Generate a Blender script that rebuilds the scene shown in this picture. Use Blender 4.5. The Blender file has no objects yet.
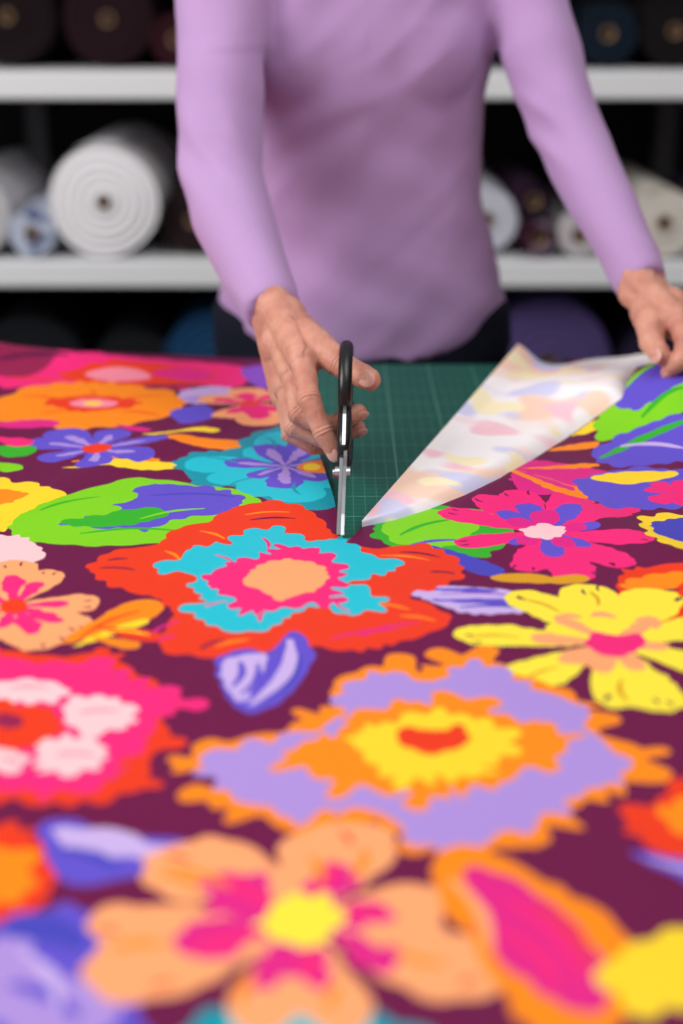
import bpy, bmesh, math, random
import numpy as np
from mathutils import Vector, Matrix, noise
from mathutils.geometry import delaunay_2d_cdt

random.seed(4)
scene = bpy.context.scene
try:
    scene.view_settings.view_transform = 'Standard'
    scene.view_settings.look = 'None'
except Exception:
    pass

# ------------------------------------------------------------------ camera
PITCH = math.radians(19.8)
CAM_Z = 1.25
F = 1422.0
cam_d = bpy.data.cameras.new('camera'); cam = bpy.data.objects.new('camera', cam_d)
scene.collection.objects.link(cam); scene.camera = cam
cam.location = (0, 0, CAM_Z); cam.rotation_euler = (math.pi/2 - PITCH, 0, 0)
cam_d.sensor_fit = 'VERTICAL'; cam_d.sensor_height = 36; cam_d.lens = 50
cam_d.clip_start = 0.02
cam_d.dof.use_dof = True; cam_d.dof.focus_distance = 1.17; cam_d.dof.aperture_fstop = 2.3

def survey(px, py, z):
    """photogrammetry: photo coordinate -> metres on a horizontal plane of known height"""
    a = (px-341.5)/F; b = (512-py)/F
    d = Vector((a, math.cos(PITCH)+b*math.sin(PITCH), -math.sin(PITCH)+b*math.cos(PITCH)))
    t = (z-CAM_Z)/d.z
    return Vector((d.x*t, d.y*t, z))

# ------------------------------------------------------------------ materials
def lin(c):
    return tuple((x/255/12.92 if x/255 <= .04045 else ((x/255+.055)/1.055)**2.4) for x in c)+(1,)
def mat(name, rgb, rough=.6, metal=0, noise_amt=0, nscale=20, bump=0, bscale=200, sheen=0, sss=0, spec=.5, rgb2=None):
    m = bpy.data.materials.new(name); m.use_nodes = True
    nt = m.node_tree; b = nt.nodes['Principled BSDF']
    b.inputs['Base Color'].default_value = lin(rgb)
    b.inputs['Roughness'].default_value = rough; b.inputs['Metallic'].default_value = metal
    b.inputs['Specular IOR Level'].default_value = spec
    if sheen: b.inputs['Sheen Weight'].default_value = sheen
    if sss:
        b.inputs['Subsurface Weight'].default_value = sss
        b.inputs['Subsurface Radius'].default_value = (.012, .005, .003)
        b.inputs['Subsurface Scale'].default_value = 1.0
    tc = nt.nodes.new('ShaderNodeTexCoord')
    if noise_amt or rgb2:
        n = nt.nodes.new('ShaderNodeTexNoise'); n.inputs['Scale'].default_value = nscale
        n.inputs['Detail'].default_value = 4
        nt.links.new(tc.outputs['Object'], n.inputs['Vector'])
        r = nt.nodes.new('ShaderNodeValToRGB')
        c = lin(rgb)
        r.color_ramp.elements[0].position = .35; r.color_ramp.elements[1].position = .65
        r.color_ramp.elements[0].color = lin(rgb2) if rgb2 else tuple(max(0, v*(1-noise_amt)) for v in c[:3])+(1,)
        r.color_ramp.elements[1].color = tuple(min(1, v*(1+noise_amt)) for v in c[:3])+(1,)
        nt.links.new(n.outputs['Fac'], r.inputs['Fac']); nt.links.new(r.outputs['Color'], b.inputs['Base Color'])
    if bump:
        n = nt.nodes.new('ShaderNodeTexNoise'); n.inputs['Scale'].default_value = bscale
        nt.links.new(tc.outputs['Object'], n.inputs['Vector'])
        bp = nt.nodes.new('ShaderNodeBump'); bp.inputs['Strength'].default_value = bump
        bp.inputs['Distance'].default_value = .001
        nt.links.new(n.outputs['Fac'], bp.inputs['Height']); nt.links.new(bp.outputs['Normal'], b.inputs['Normal'])
    return m

def mesh_obj(name, verts, faces, mats, parent=None, smooth=True, fm=None):
    me = bpy.data.meshes.new(name); me.from_pydata([tuple(v) for v in verts], [], faces)
    for m in (mats if isinstance(mats, (list, tuple)) else [mats]): me.materials.append(m)
    if smooth: me.polygons.foreach_set('use_smooth', [True]*len(me.polygons))
    if fm is not None: me.polygons.foreach_set('material_index', fm)
    me.update()
    o = bpy.data.objects.new(name, me); scene.collection.objects.link(o)
    if parent: o.parent = parent
    return o
def empty(name, loc=(0, 0, 0)):
    e = bpy.data.objects.new(name, None); e.location = loc; e.empty_display_size = .05
    scene.collection.objects.link(e); return e

class Geo:
    def __init__(s): s.v = []; s.f = []; s.m = []
    def add(s, v, f, mi=0):
        o = len(s.v); s.v += [Vector(p) for p in v]; s.f += [tuple(i+o for i in q) for q in f]; s.m += [mi]*len(f)
    def box(s, lo, hi, mi=0):
        x0, y0, z0 = lo; x1, y1, z1 = hi
        s.add([(x0,y0,z0),(x1,y0,z0),(x1,y1,z0),(x0,y1,z0),(x0,y0,z1),(x1,y0,z1),(x1,y1,z1),(x0,y1,z1)],
              [(0,3,2,1),(4,5,6,7),(0,1,5,4),(1,2,6,5),(2,3,7,6),(3,0,4,7)], mi)
    def ell(s, c, r, rot=None, n=20, mi=0):
        c = Vector(c); vs = []; fs = []; k = n//2
        for i in range(k+1):
            ph = math.pi*i/k
            for j in range(n):
                th = 2*math.pi*j/n
                p = Vector((r[0]*math.sin(ph)*math.cos(th), r[1]*math.sin(ph)*math.sin(th), r[2]*math.cos(ph)))
                if rot is not None: p = rot @ p
                vs.append(c+p)
        for i in range(k):
            for j in range(n):
                a = i*n+j; b = i*n+(j+1) % n
                if i == 0: fs.append((a, a+n, b+n))
                elif i == k-1: fs.append((a, a+n, b))
                else: fs.append((a, a+n, b+n, b))
        s.add(vs, fs, mi)
    def loft(s, rings, cap=True, closed=False, mi=0):
        n = len(rings[0]); vs = [p for r in rings for p in r]; fs = []
        m = len(rings)
        for i in range(m if closed else m-1):
            i2 = (i+1) % m
            for j in range(n):
                fs.append((i*n+j, i*n+(j+1) % n, i2*n+(j+1) % n, i2*n+j))
        if cap and not closed:
            fs.append(tuple(range(n))[::-1]); fs.append(tuple((m-1)*n+j for j in range(n)))
        s.add(vs, fs, mi)
    def tube(s, pts, rad, n=16, closed=False, mi=0, flat=None):
        """rad list; flat=(axis vector, factor) squashes the section along that axis"""
        pts = [Vector(p) for p in pts]; rings = []; up = None
        m = len(pts)
        for i, p in enumerate(pts):
            if closed: t = pts[(i+1) % m]-pts[i-1]
            else: t = pts[min(i+1, m-1)]-pts[max(i-1, 0)]
            t.normalize()
            if up is None: up = t.orthogonal().normalized() if flat is None else Vector(flat[0])
            u = (up-t*up.dot(t)).normalized(); up = u if flat is None else up
            w = t.cross(u); r = rad[i] if isinstance(rad, (list, tuple)) else rad
            fu = flat[1] if flat else 1
            rings.append([p+u*r*fu*math.cos(2*math.pi*j/n)+w*r*math.sin(2*math.pi*j/n) for j in range(n)])
        s.loft(rings, not closed, closed, mi)
    def caps(s, a, b, ra, rb, n=18, mi=0):
        a = Vector(a); b = Vector(b)
        s.ell(a, (ra,)*3, n=n, mi=mi); s.ell(b, (rb,)*3, n=n, mi=mi)
        s.tube([a+(b-a)*k/4 for k in range(5)], [ra+(rb-ra)*k/4 for k in range(5)], n=n, mi=mi)
    def chain(s, pts, rad, n=18):
        for i in range(len(pts)-1): s.caps(pts[i], pts[i+1], rad[i], rad[i+1], n)
    def obj(s, name, mats, parent=None, smooth=True):
        return mesh_obj(name, s.v, s.f, mats, parent, smooth, s.m)

def weld(o, d=1e-5):
    bm = bmesh.new(); bm.from_mesh(o.data); bmesh.ops.remove_doubles(bm, verts=bm.verts, dist=d)
    bmesh.ops.recalc_face_normals(bm, faces=bm.faces); bm.to_mesh(o.data); bm.free()

def fuse(o, voxel, smooth_it=4, fac=.5):
    """grow the overlapping parts into ONE continuous skin"""
    weld(o)
    r = o.modifiers.new('r', 'REMESH'); r.mode = 'VOXEL'; r.voxel_size = voxel; r.use_smooth_shade = True
    sm = o.modifiers.new('s', 'SMOOTH'); sm.iterations = smooth_it; sm.factor = fac
    dg = bpy.context.evaluated_depsgraph_get(); dg.update()
    me = bpy.data.meshes.new_from_object(o.evaluated_get(dg))
    o.modifiers.clear(); old = o.data; ms = [m for m in old.materials]
    o.data = me
    me.materials.clear()
    for m in ms: me.materials.append(m)
    me.polygons.foreach_set('material_index', [0]*len(me.polygons))
    me.polygons.foreach_set('use_smooth', [True]*len(me.polygons))
    me.update()
    return o
def displace(o, fn):
    me = o.data; ns = [v.normal.copy() for v in me.vertices]
    for v, n in zip(me.vertices, ns): v.co = v.co + n*fn(v.co, n)
    me.update()

# ------------------------------------------------------------------ room
m_floor = mat('floor_vinyl', (70, 66, 64), .5, noise_amt=.15, nscale=3)
m_wall = mat('wall_paint_dark', (38, 36, 38), .8, noise_amt=.1)
m_side = mat('wall_paint', (120, 116, 112), .8)
def plane(name, lo, hi, m):
    g = Geo(); g.box(lo, hi); return g.obj(name, m, smooth=False)
plane('floor', (-3, -2, -.05), (3, 3.5, 0), m_floor)
plane('wall_back', (-3, 3.3, 0), (3, 3.4, 2.8), m_wall)
plane('wall_left', (-3.1, -2, 0), (-3, 3.4, 2.8), m_side)
plane('wall_right', (3, -2, 0), (3.1, 3.4, 2.8), m_side)
plane('baseboard_back', (-3, 3.285, 0), (3, 3.3, .09), m_side)

# ------------------------------------------------------------------ shelving
m_shelf = mat('white_shelf_laminate', (238, 238, 240), .45)
m_post = mat('grey_shelf_steel', (62, 62, 66), .5, metal=.3)
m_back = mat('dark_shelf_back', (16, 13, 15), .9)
sh = empty('storage_shelf', (0, 2.6, 0))
def child(o, p):
    o.parent = p; o.matrix_parent_inverse = Matrix.Translation(-p.location); return o
DZ = -.009
for i, z in enumerate((.14, .475, .81, 1.142, 1.475, 1.81)):
    g = Geo(); g.box((-1.9, 2.6, z-.048+DZ), (1.9, 3.12, z+DZ))
    o = g.obj('board_%d' % (i+1), m_shelf, smooth=False)
    bv = o.modifiers.new('b', 'BEVEL'); bv.width = .005; bv.segments = 3
    child(o, sh)
for i, x in enumerate((-1.88, -.62, .66, 1.88)):
    g = Geo(); g.box((x-.02, 2.98, 0), (x+.02, 3.02, 2.1)); child(g.obj('upright_%d' % (i+1), m_post, smooth=False), sh)
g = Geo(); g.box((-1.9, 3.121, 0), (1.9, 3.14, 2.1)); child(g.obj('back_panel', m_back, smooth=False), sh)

def roll_mat(name, rgb, pattern=None):
    m = mat(name, rgb, .85, bump=.15, bscale=300, spec=.2)
    nt = m.node_tree; b = nt.nodes['Principled BSDF']
    tc = nt.nodes.new('ShaderNodeTexCoord')
    if pattern:
        v = nt.nodes.new('ShaderNodeTexVoronoi'); v.inputs['Scale'].default_value = 34
        nt.links.new(tc.outputs['Object'], v.inputs['Vector'])
        r = nt.nodes.new('ShaderNodeValToRGB'); r.color_ramp.elements[0].position = .3; r.color_ramp.elements[1].position = .4
        r.color_ramp.elements[0].color = lin(pattern); r.color_ramp.elements[1].color = lin(rgb)
        nt.links.new(v.outputs['Distance'], r.inputs['Fac']); nt.links.new(r.outputs['Color'], b.inputs['Base Color'])
    return m
m_core = mat('cardboard_core', (150, 120, 92), .8)
m_hole = mat('core_inside', (40, 32, 28), .9)
def fabric_roll(x, z, r, rgb, pattern=None, y=2.62, L=.46, yaw=0):
    """rolled cloth on a cardboard tube, layered end face, free tail of cloth"""
    z += DZ
    g = Geo(); N = 56; rc = max(.013, r*.12)
    def ring(rr, yy, wob=0):
        return [Vector((rr*(1+wob*math.sin(3*t+x*9)+wob*.6*math.sin(5*t+z*7))*math.cos(t), yy, rr*(1+wob*math.sin(3*t+x*9))*math.sin(t)))
                for t in [2*math.pi*k/N for k in range(N)]]
    rings = [ring(rc, .006)]
    nl = 14
    for k in range(nl+1):   # stepped layers on the end face
        rr = rc + (r-rc)*(k+.0)/nl
        dy = .0018*math.sin(k*2.3+x*5)
        rings.append(ring(min(rr+.0004, r), dy+.0010, .012*k/nl)); 
        if k < nl: rings.append(ring(min(rr+(r-rc)/nl*.9, r), dy, .012*k/nl))
    rings.append(ring(r, .010, .014)); rings.append(ring(r*1.0, L*.33, .01)); rings.append(ring(r*1.012, L*.66, .014)); rings.append(ring(r, L, .01))
    g.loft(rings, cap=False)
    g.add(ring(r, L), [tuple(range(N))])
    g.loft([ring(rc, -.003), ring(rc, .05)], cap=False, mi=1)
    g.loft([ring(rc, -.003), ring(rc*.8, -.003), ring(rc*.8, .3)], cap=False, mi=1)
    g.add(ring(rc*.8, .3), [tuple(range(N))], 2)
    tail = []
    for k in range(7):
        t = math.radians(60+k*8); rr = r*1.02+.004*k/6
        tail.append([Vector((rr*math.cos(t), yy, rr*math.sin(t))) for yy in (0.002, L)])
    for k in range(6): g.add([tail[k][0], tail[k][1], tail[k+1][1], tail[k+1][0]], [(0, 1, 2, 3)])
    o = g.obj('fabric_roll', [roll_mat('roll_cloth', rgb, pattern), m_core, m_hole])
    o.location = (x, y, z+.002); o.rotation_euler = (0, random.uniform(-.4, .4), math.radians(yaw))
    return o
S1, S2, S0, S3 = .811, 1.143, .476, 1.476
fabric_roll(-.432, S1+.101, .099, (246, 243, 246))
fabric_roll(-.566, S1+.045, .043, (206, 212, 228), (80, 96, 145))
fabric_roll(-.676, S1+.075, .073, (200, 198, 202))
fabric_roll(-.80, S1+.06, .058, (90, 85, 95))
fabric_roll(-.276, S1+.062, .060, (40, 26, 28), y=2.66)
fabric_roll(-.135, S1+.075, .073, (30, 28, 34))
fabric_roll(.02, S1+.07, .068, (50, 34, 60))
fabric_roll(.16, S1+.06, .058, (46, 44, 60))
fabric_roll(.268, S1+.064, .058, (210, 210, 220), y=2.65)
fabric_roll(.362, S1+.034, .032, (66, 24, 46), (140, 120, 140))
fabric_roll(.352, S1+.100, .032, (52, 26, 50), (20, 16, 30), y=2.64)
fabric_roll(.436, S1+.040, .038, (212, 206, 208))
fabric_roll(.45, S1+.118, .038, (26, 20, 28), y=2.66)
fabric_roll(.59, S1+.062, .060, (226, 218, 208))
fabric_roll(.515, S1+.032, .030, (50, 44, 50), y=2.66)
fabric_roll(.72, S1+.06, .058, (50, 40, 60))
fabric_roll(.86, S1+.07, .068, (160, 60, 70))
for x, r, c in ((-.78,.07,(30,14,18)),(-.60,.085,(24,12,16)),(-.42,.08,(34,12,20)),(-.30,.045,(50,14,24)),(-.205,.05,(16,44,30)),(-.09,.06,(30,16,30)),
                (.06,.08,(20,20,26)),(.22,.07,(30,16,20)),(.36,.06,(18,16,26)),(.48,.055,(14,28,42)),(.60,.06,(20,14,16)),(.74,.07,(30,20,16))):
    fabric_roll(x, S2+r+.002, r, c, y=2.70)
for x, r, c in ((-.82,.1,(24,28,36)),(-.60,.105,(20,22,28)),(-.40,.09,(18,20,24)),(-.235,.11,(20,62,100)),(-.03,.09,(26,26,34)),(.16,.09,(30,26,44)),
                (.40,.12,(84,70,120)),(.62,.09,(36,30,56)),(.82,.1,(24,36,36))):
    fabric_roll(x, S0+r+.002, r, c, y=2.68)

# ------------------------------------------------------------------ table
YE = 1.628
m_top = mat('table_laminate', (205, 200, 196), .4)
m_leg = mat('table_leg_steel', (120, 120, 124), .35, metal=.8)
tb = empty('cutting_table', (0, .96, 0))
g = Geo(); g.box((-1.05, .30, .812), (1.05, YE, .847))
o = g.obj('table_top', m_top, smooth=False); bv = o.modifiers.new('b', 'BEVEL'); bv.width = .004; bv.segments = 3; child(o, tb)
for i, (x, y) in enumerate(((-.98, .37), (.98, .37), (-.98, 1.56), (.98, 1.56))):
    g = Geo(); g.box((x-.025, y-.025, 0), (x+.025, y+.025, .812)); child(g.obj('leg_%d' % (i+1), m_leg, smooth=False), tb)
g = Geo(); g.box((-.96, .36, .74), (.96, .38, .811)); g.box((-.96, 1.55, .74), (.96, 1.57, .811)); child(g.obj('apron', m_leg, smooth=False), tb)

# cutting mat with printed grid
m = bpy.data.materials.new('green_cutting_mat'); m.use_nodes = True; nt = m.node_tree; b = nt.nodes['Principled BSDF']
b.inputs['Roughness'].default_value = .6; b.inputs['Specular IOR Level'].default_value = .3
tc = nt.nodes.new('ShaderNodeTexCoord'); sp = nt.nodes.new('ShaderNodeSeparateXYZ'); nt.links.new(tc.outputs['Object'], sp.inputs[0])
def M(op, a, bb=None):
    n = nt.nodes.new('ShaderNodeMath'); n.operation = op
    for i, v in enumerate((a, bb)):
        if v is None: continue
        if isinstance(v, (int, float)): n.inputs[i].default_value = v
        else: nt.links.new(v, n.inputs[i])
    return n.outputs[0]
def gl(axis, step, w):
    a = M('ABSOLUTE', M('SUBTRACT', M('FRACT', M('ADD', M('DIVIDE', axis, step), .5)), .5))
    return M('LESS_THAN', a, w/step)
g1 = M('MAXIMUM', gl(sp.outputs[0], .01, .0004), gl(sp.outputs[1], .01, .0004))
g5 = M('MAXIMUM', gl(sp.outputs[0], .05, .0007), gl(sp.outputs[1], .05, .0007))
fac = M('MAXIMUM', M('MULTIPLY', g1, .22), M('MULTIPLY', g5, .5))
mx = nt.nodes.new('ShaderNodeMix'); mx.data_type = 'RGBA'
mx.inputs[6].default_value = lin((8, 84, 70)); mx.inputs[7].default_value = lin((110, 170, 150))
nt.links.new(fac, mx.inputs[0]); nt.links.new(mx.outputs[2], b.inputs['Base Color'])
g = Geo(); g.box((-.45, -.3, 0), (.45, .27, .003))
o = g.obj('cutting_mat', m, smooth=False); o.location = (.10, 1.35, .8472)
bv = o.modifiers.new('b', 'BEVEL'); bv.width = .001

# ------------------------------------------------------------------ printed fabric
FZ = .853
def H(x, y):
    h = FZ
    h += .056*math.exp(-((x-.335)**2+(y-1.375)**2)/(2*.062**2))
    h += .034*math.exp(-((x+.46)**2/(2*.06**2)+(y-1.60)**2/(2*.035**2)))
    h += .012*math.exp(-((x+.32)**2/(2*.07**2)+(y-1.61)**2/(2*.02**2)))
    amp = .0022+.0026*max(0, min(1, (abs(x)-.12)/.3))
    h += amp*(noise.noise(Vector((x*6, y*9, 3.1)))+.3)
    h += .005*math.exp(-((x-.42+ (y-1)*.3)**2)/(2*.02**2))*max(0, min(1, (y-.75)*4))
    h += .004*math.exp(-((x-.30+(y-.9)*.5)**2)/(2*.016**2))*max(0, min(1, (y-.7)*4))*max(0, min(1, (1.25-y)*5))
    h += .004*math.exp(-((x+.28-(y-1.1)*.6)**2)/(2*.014**2))*max(0, min(1, (y-.9)*4))*max(0, min(1, (1.5-y)*5))
    return max(h, .8515)
PAL = dict(plum=(104,14,66), red=(232,56,20), orange=(250,136,10), yellow=(250,210,40), lemon=(248,226,60), hot=(240,36,118),
           mag=(222,32,130), pink=(246,138,158), pale=(250,198,202), peach=(250,164,108), lav=(170,140,214), lilac=(198,172,226),
           peri=(96,78,198), blue=(70,68,182), cyan=(26,188,206), teal=(6,146,164), lime=(126,206,22), green=(50,172,36), violet=(136,76,194),
           wine=(146,26,74), ochre=(218,154,22))
pal_names = list(PAL)
layers = []   # (np poly, colour)
def P(px, py):
    v = survey(px, py, FZ); return np.array((v.x, v.y))
def spline(pts, n=8):
    pts = [np.array(p) for p in pts]; m = len(pts); out = []
    for i in range(m):
        p0, p1, p2, p3 = pts[i-1], pts[i], pts[(i+1) % m], pts[(i+2) % m]
        for k in range(n):
            t = k/n
            out.append(.5*((2*p1)+(-p0+p2)*t+(2*p0-5*p1+4*p2-p3)*t*t+(-p0+3*p1-3*p2+p3)*t**3))
    return out
def resample(poly, step):
    poly = np.array(poly); d = np.linalg.norm(np.roll(poly, -1, 0)-poly, axis=1); L = d.sum(); n = max(8, int(L/step))
    cum = np.concatenate([[0], np.cumsum(d)]); out = []
    ext = np.vstack([poly, poly[:1]])
    for s in np.linspace(0, L, n, endpoint=False):
        i = min(np.searchsorted(cum, s, 'right')-1, len(d)-1); t = (s-cum[i])/max(d[i], 1e-9)
        out.append(ext[i]*(1-t)+ext[i+1]*t)
    return np.array(out), L/n
def put(poly, col): layers.append((np.array(poly), pal_names.index(col)))
rs = random.Random(7)
def ragged(poly, ds, amp, period):
    """brush-stroke edge: rounded fingers of uneven length, width and lean"""
    t = np.roll(poly, -1, 0)-np.roll(poly, 1, 0); t /= np.linalg.norm(t, axis=1)[:, None]+1e-9
    nrm = np.stack([t[:, 1], -t[:, 0]], 1)
    area = np.sum(poly[:, 0]*np.roll(poly[:, 1], -1)-poly[:, 1]*np.roll(poly[:, 0], -1))
    if area < 0: nrm = -nrm
    rr = random.Random(int(rs.random()*1e6)); acc = 0; out = []
    amps = [rr.choice((.3, .5, .9, 1.3, 1.7)) for _ in range(400)]; wid = [rr.uniform(.5, 1.7) for _ in range(400)]; lean = [rr.uniform(-.6, .6) for _ in range(400)]
    for i in range(len(poly)):
        k = int(acc) % 400
        acc += ds/period/wid[k]
        ph = acc-int(acc)
        sg = math.tanh(1.5*math.sin(2*math.pi*ph-.5*math.pi)+.6)/.95
        a = amp*amps[k]*.55
        o = a*(sg+.75)-amp*.5
        out.append(poly[i]+nrm[i]*o+t[i]*lean[k]*a*(sg+.75)*.5)
    out = np.array(out)
    return (np.roll(out, 1, 0)+2*out+np.roll(out, -1, 0))/4
def shape(pts, col, amp=0, period=.018, step=None, world=False):
    w = [np.array(p) if world else P(*p) for p in pts]
    poly = spline(w, 8)
    if not amp: amp = .0007; period = .006
    poly, ds = resample(poly, step or (max(.0011, min(.0020, period/10)) if amp > .001 else .0025))
    put(ragged(poly, ds, amp, period), col)
def ellp(cx, cy, rx, ry, col, amp=0, period=.015, n=12):
    shape([(cx+rx*math.cos(2*math.pi*k/n), cy+ry*math.sin(2*math.pi*k/n)) for k in range(n)], col, amp, period)
def petal(c, t, r, col, world=False, start=0.0, wob=.10, end=1.0, rag=.0010):
    c = np.array(c) if world else P(*c); t = np.array(t) if world else P(*t)
    ax = (t-c); L = np.linalg.norm(ax); ax /= L; nx = np.array((-ax[1], ax[0]))
    n = 15; up = []; dn = []; ph = rs.random()*9
    for k in range(n+1):
        s = 1-(1-k/n)**1.6 if k/n > .0 else 0
        h = 1.15*r*L*(s**.75)*math.sqrt(max(0, 1-s**5))
        w1 = 1+wob*noise.noise(Vector((s*4, ph, 0)))*2; w2 = 1+wob*noise.noise(Vector((s*4, ph, 5)))*2
        s2 = start+(end-start)*s
        up.append(c+ax*L*s2+nx*h*w1); dn.append(c+ax*L*s2-nx*h*w2)
    poly = up+dn[::-1][1:-1]
    if L > .02 and rag:
        poly, ds = resample(poly, .0022); poly = ragged(poly, ds, rag*(1.6 if L > .06 else 1), .011)
    put(poly, col)
def stroke(a, b_, w, col, world=False, bend=.1):
    a = np.array(a) if world else P(*a); b_ = np.array(b_) if world else P(*b_)
    ax = b_-a; L = np.linalg.norm(ax); ax /= L; nx = np.array((-ax[1], ax[0]))
    up = []; dn = []
    for k in range(9):
        s = k/8; h = w*.5*math.sin(math.pi*(.08+.88*s))**.5*(1+.4*noise.noise(Vector((s*5, a[0]*90, a[1]*90))))
        c = a+ax*L*s+nx*bend*L*math.sin(math.pi*s)
        up.append(c+nx*h); dn.append(c-nx*h)
    put(up+dn[::-1], col)
def flower(c, tips, r, col, world=False, inner=None, ir=.5, iend=.6, cen=None, cr=.012, marks=None):
    for i, t in enumerate(tips):
        rr = r[i] if isinstance(r, (list, tuple)) else r
        petal(c, t, rr, col, world)
    if inner:
        for i, t in enumerate(tips):
            rr = r[i] if isinstance(r, (list, tuple)) else r
            petal(c, t, rr*ir, inner, world, end=iend, wob=.3)
    if marks:
        cw = np.array(c) if world else P(*c)
        for t in tips:
            tw = np.array(t) if world else P(*t); d = tw-cw; nx = np.array((-d[1], d[0]))
            for k in range(2):
                o = rs.uniform(-.16, .16); s0 = rs.uniform(.80, .88)
                stroke(cw+d*s0+nx*o, cw+d*(s0+rs.uniform(.06, .11))+nx*o*1.2, .0022, marks, True)
    if cen:
        w = np.array(c) if world else P(*c)
        shape([w+np.array((math.cos(a)*cr*(1+.12*math.sin(3*a)), math.sin(a)*cr)) for a in [2*math.pi*k/10 for k in range(10)]], cen, .0012, .008, world=True)

# -- parts of the cloth outside the photographed area: same print family
cols = [('hot','pink','red'),('orange','yellow','red'),('peri','lav','orange'),('cyan','peri','yellow'),('lav','orange','yellow'),('peach','hot','yellow'),('red','cyan','hot'),('lemon','peach','hot')]
row = 0
for yy in np.arange(.36, 1.66, .165):
    row += 1
    for xx in np.arange(-.93+(row % 2)*.1, .99, .2):
        x = xx+rs.uniform(-.02, .02); y = yy+rs.uniform(-.02, .02)
        if abs(x) < .245*(y*.94+.136)+.05: continue
        a, b2, c2 = rs.choice(cols); R = rs.uniform(.06, .105); ph = rs.random()*6
        la = rs.random()*6.28
        petal((x, y), (x+1.45*R*math.cos(la), y+1.45*R*math.sin(la)), .28, rs.choice(['lime','peri','ochre','teal']), True)
        if rs.random() < .5:
            k = rs.choice([5, 6, 7])
            flower((x, y), [(x+R*math.cos(ph+6.283*i/k), y+R*math.sin(ph+6.283*i/k)) for i in range(k)], .36, a, True, b2, .5, .6, c2, R*.2)
        else:
            for rr, cc in ((1, a), (.62, b2), (.3, c2)):
                shape([(x+R*rr*math.cos(6.283*i/12)*rs.uniform(.9, 1.1), y+R*rr*math.sin(6.283*i/12)*rs.uniform(.9, 1.1)) for i in range(12)], cc, .006*rr+.001, .02*rr+.006, world=True)

# -- back rows
shape([(-20,378),(30,366),(120,364),(215,364),(255,372),(235,386),(150,388),(60,390),(0,388)], 'hot', .006, .03)
shape([(60,378),(110,368),(170,368),(215,374),(190,384),(110,386)], 'red', .004, .02)
shape([(85,376),(110,371),(140,372),(150,379),(110,382)], 'pink')
shape([(150,374),(190,370),(215,376),(190,381)], 'mag')
shape([(240,372),(262,366),(290,368),(290,382),(262,388)], 'violet')
shape([(-30,372),(30,356),(60,364),(20,380)], 'wine')
stroke((0,372),(70,366),.012,'plum'); stroke((120,388),(240,389),.010,'plum'); stroke((10,380),(60,384),.008,'red')
shape([(-5,404),(25,390),(70,384),(125,385),(170,392),(188,403),(170,416),(125,426),(70,430),(20,425),(-10,415)], 'orange', .008, .03)
shape([(45,404),(75,398),(110,398),(140,404),(110,411),(75,412)], 'red', .004, .016)
ellp(93,405,24,4,'pink',.002,.012); ellp(93,405,10,2,'yellow')
for a in ((20,398,60,401),(125,400,165,396),(120,412,160,416),(40,415,70,412),(90,392,95,396)): stroke(a[:2], a[2:], .004, 'red')
shape([(180,392),(215,386),(240,392),(225,402),(190,404)], 'lilac', .002, .01); shape([(170,412),(205,406),(215,418),(185,424)], 'peri', .002, .012)
shape([(180,400),(205,396),(215,404)], 'lav')
flower((250,405), [(200,398),(222,420),(265,426),(290,415),(285,392),(245,388)], .38, 'peach', inner='hot', iend=.7, cen='red', cr=.012)
petal((140,440),(262,448),.16,'orange'); petal((140,436),(220,432),.13,'yellow'); petal((60,468),(185,466),.12,'yellow'); petal((70,462),(160,462),.08,'orange')
petal((115,425),(150,432),.2,'mag')
flower((97,450), [(28,441),(55,431),(118,430),(168,441),(150,462),(95,470),(38,460)], [.30,.34,.34,.30,.34,.36,.32], 'peri', inner='lav', ir=.25, iend=.7, cen='red', cr=.014)
petal((-20,448),(35,452),.4,'green'); petal((-25,462),(20,470),.3,'lime'); petal((-10,438),(32,444),.3,'hot'); petal((-30,428),(60,424),.2,'mag')
shape([(-20,478),(10,482),(45,488),(62,497),(50,508),(35,520),(10,526),(-25,528)], 'yellow', .006, .02)
shape([(-20,495),(8,490),(30,497),(10,505),(-15,508)], 'orange', .003, .014)
# cyan flower behind the hand
shape([(175,462),(200,454),(235,450),(250,436),(285,426),(335,428),(365,440),(385,455),(375,475),(365,494),(330,510),(290,510),(262,500),(245,488),(200,486),(185,474)], 'teal', .004, .022)
flower((285,466), [(185,464),(210,482),(250,448),(283,432),(340,437),(368,456),(350,488),(300,504),(250,498)], .30, 'cyan')
flower((285,466), [(225,462),(250,478),(265,445),(310,442),(345,460),(325,482),(285,490)], .3, 'peri', inner='lav', ir=.3, iend=.8)
ellp(318,467,20,7,'orange',.003,.012); ellp(312,467,9,4,'yellow')
for a in ((205,458,240,464),(262,436,275,448),(230,485,255,478),(300,496,295,484)): stroke(a[:2], a[2:], .003, 'teal')
# leaf, lime with violet strokes
shape([(10,524),(45,504),(90,488),(140,478),(190,484),(230,489),(264,504),(245,522),(225,534),(180,542),(120,547),(70,546),(25,540)], 'lime', .003, .03)
shape([(130,490),(155,483),(205,487),(245,500),(225,515),(180,520),(150,530),(95,528),(60,524),(90,518),(120,510),(112,505),(140,498)], 'peri', .006, .02)
shape([(20,516),(60,500),(110,490),(135,498),(100,508),(50,518)], 'lime', .002)
shape([(60,522),(105,515),(150,508),(170,516),(140,524),(100,528)], 'green', .003, .02); 
stroke((150,496),(235,498),.005,'blue'); stroke((140,520),(205,510),.004,'lime'); stroke((80,534),(180,532),.005,'green'); stroke((40,510),(100,496),.004,'green')
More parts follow.
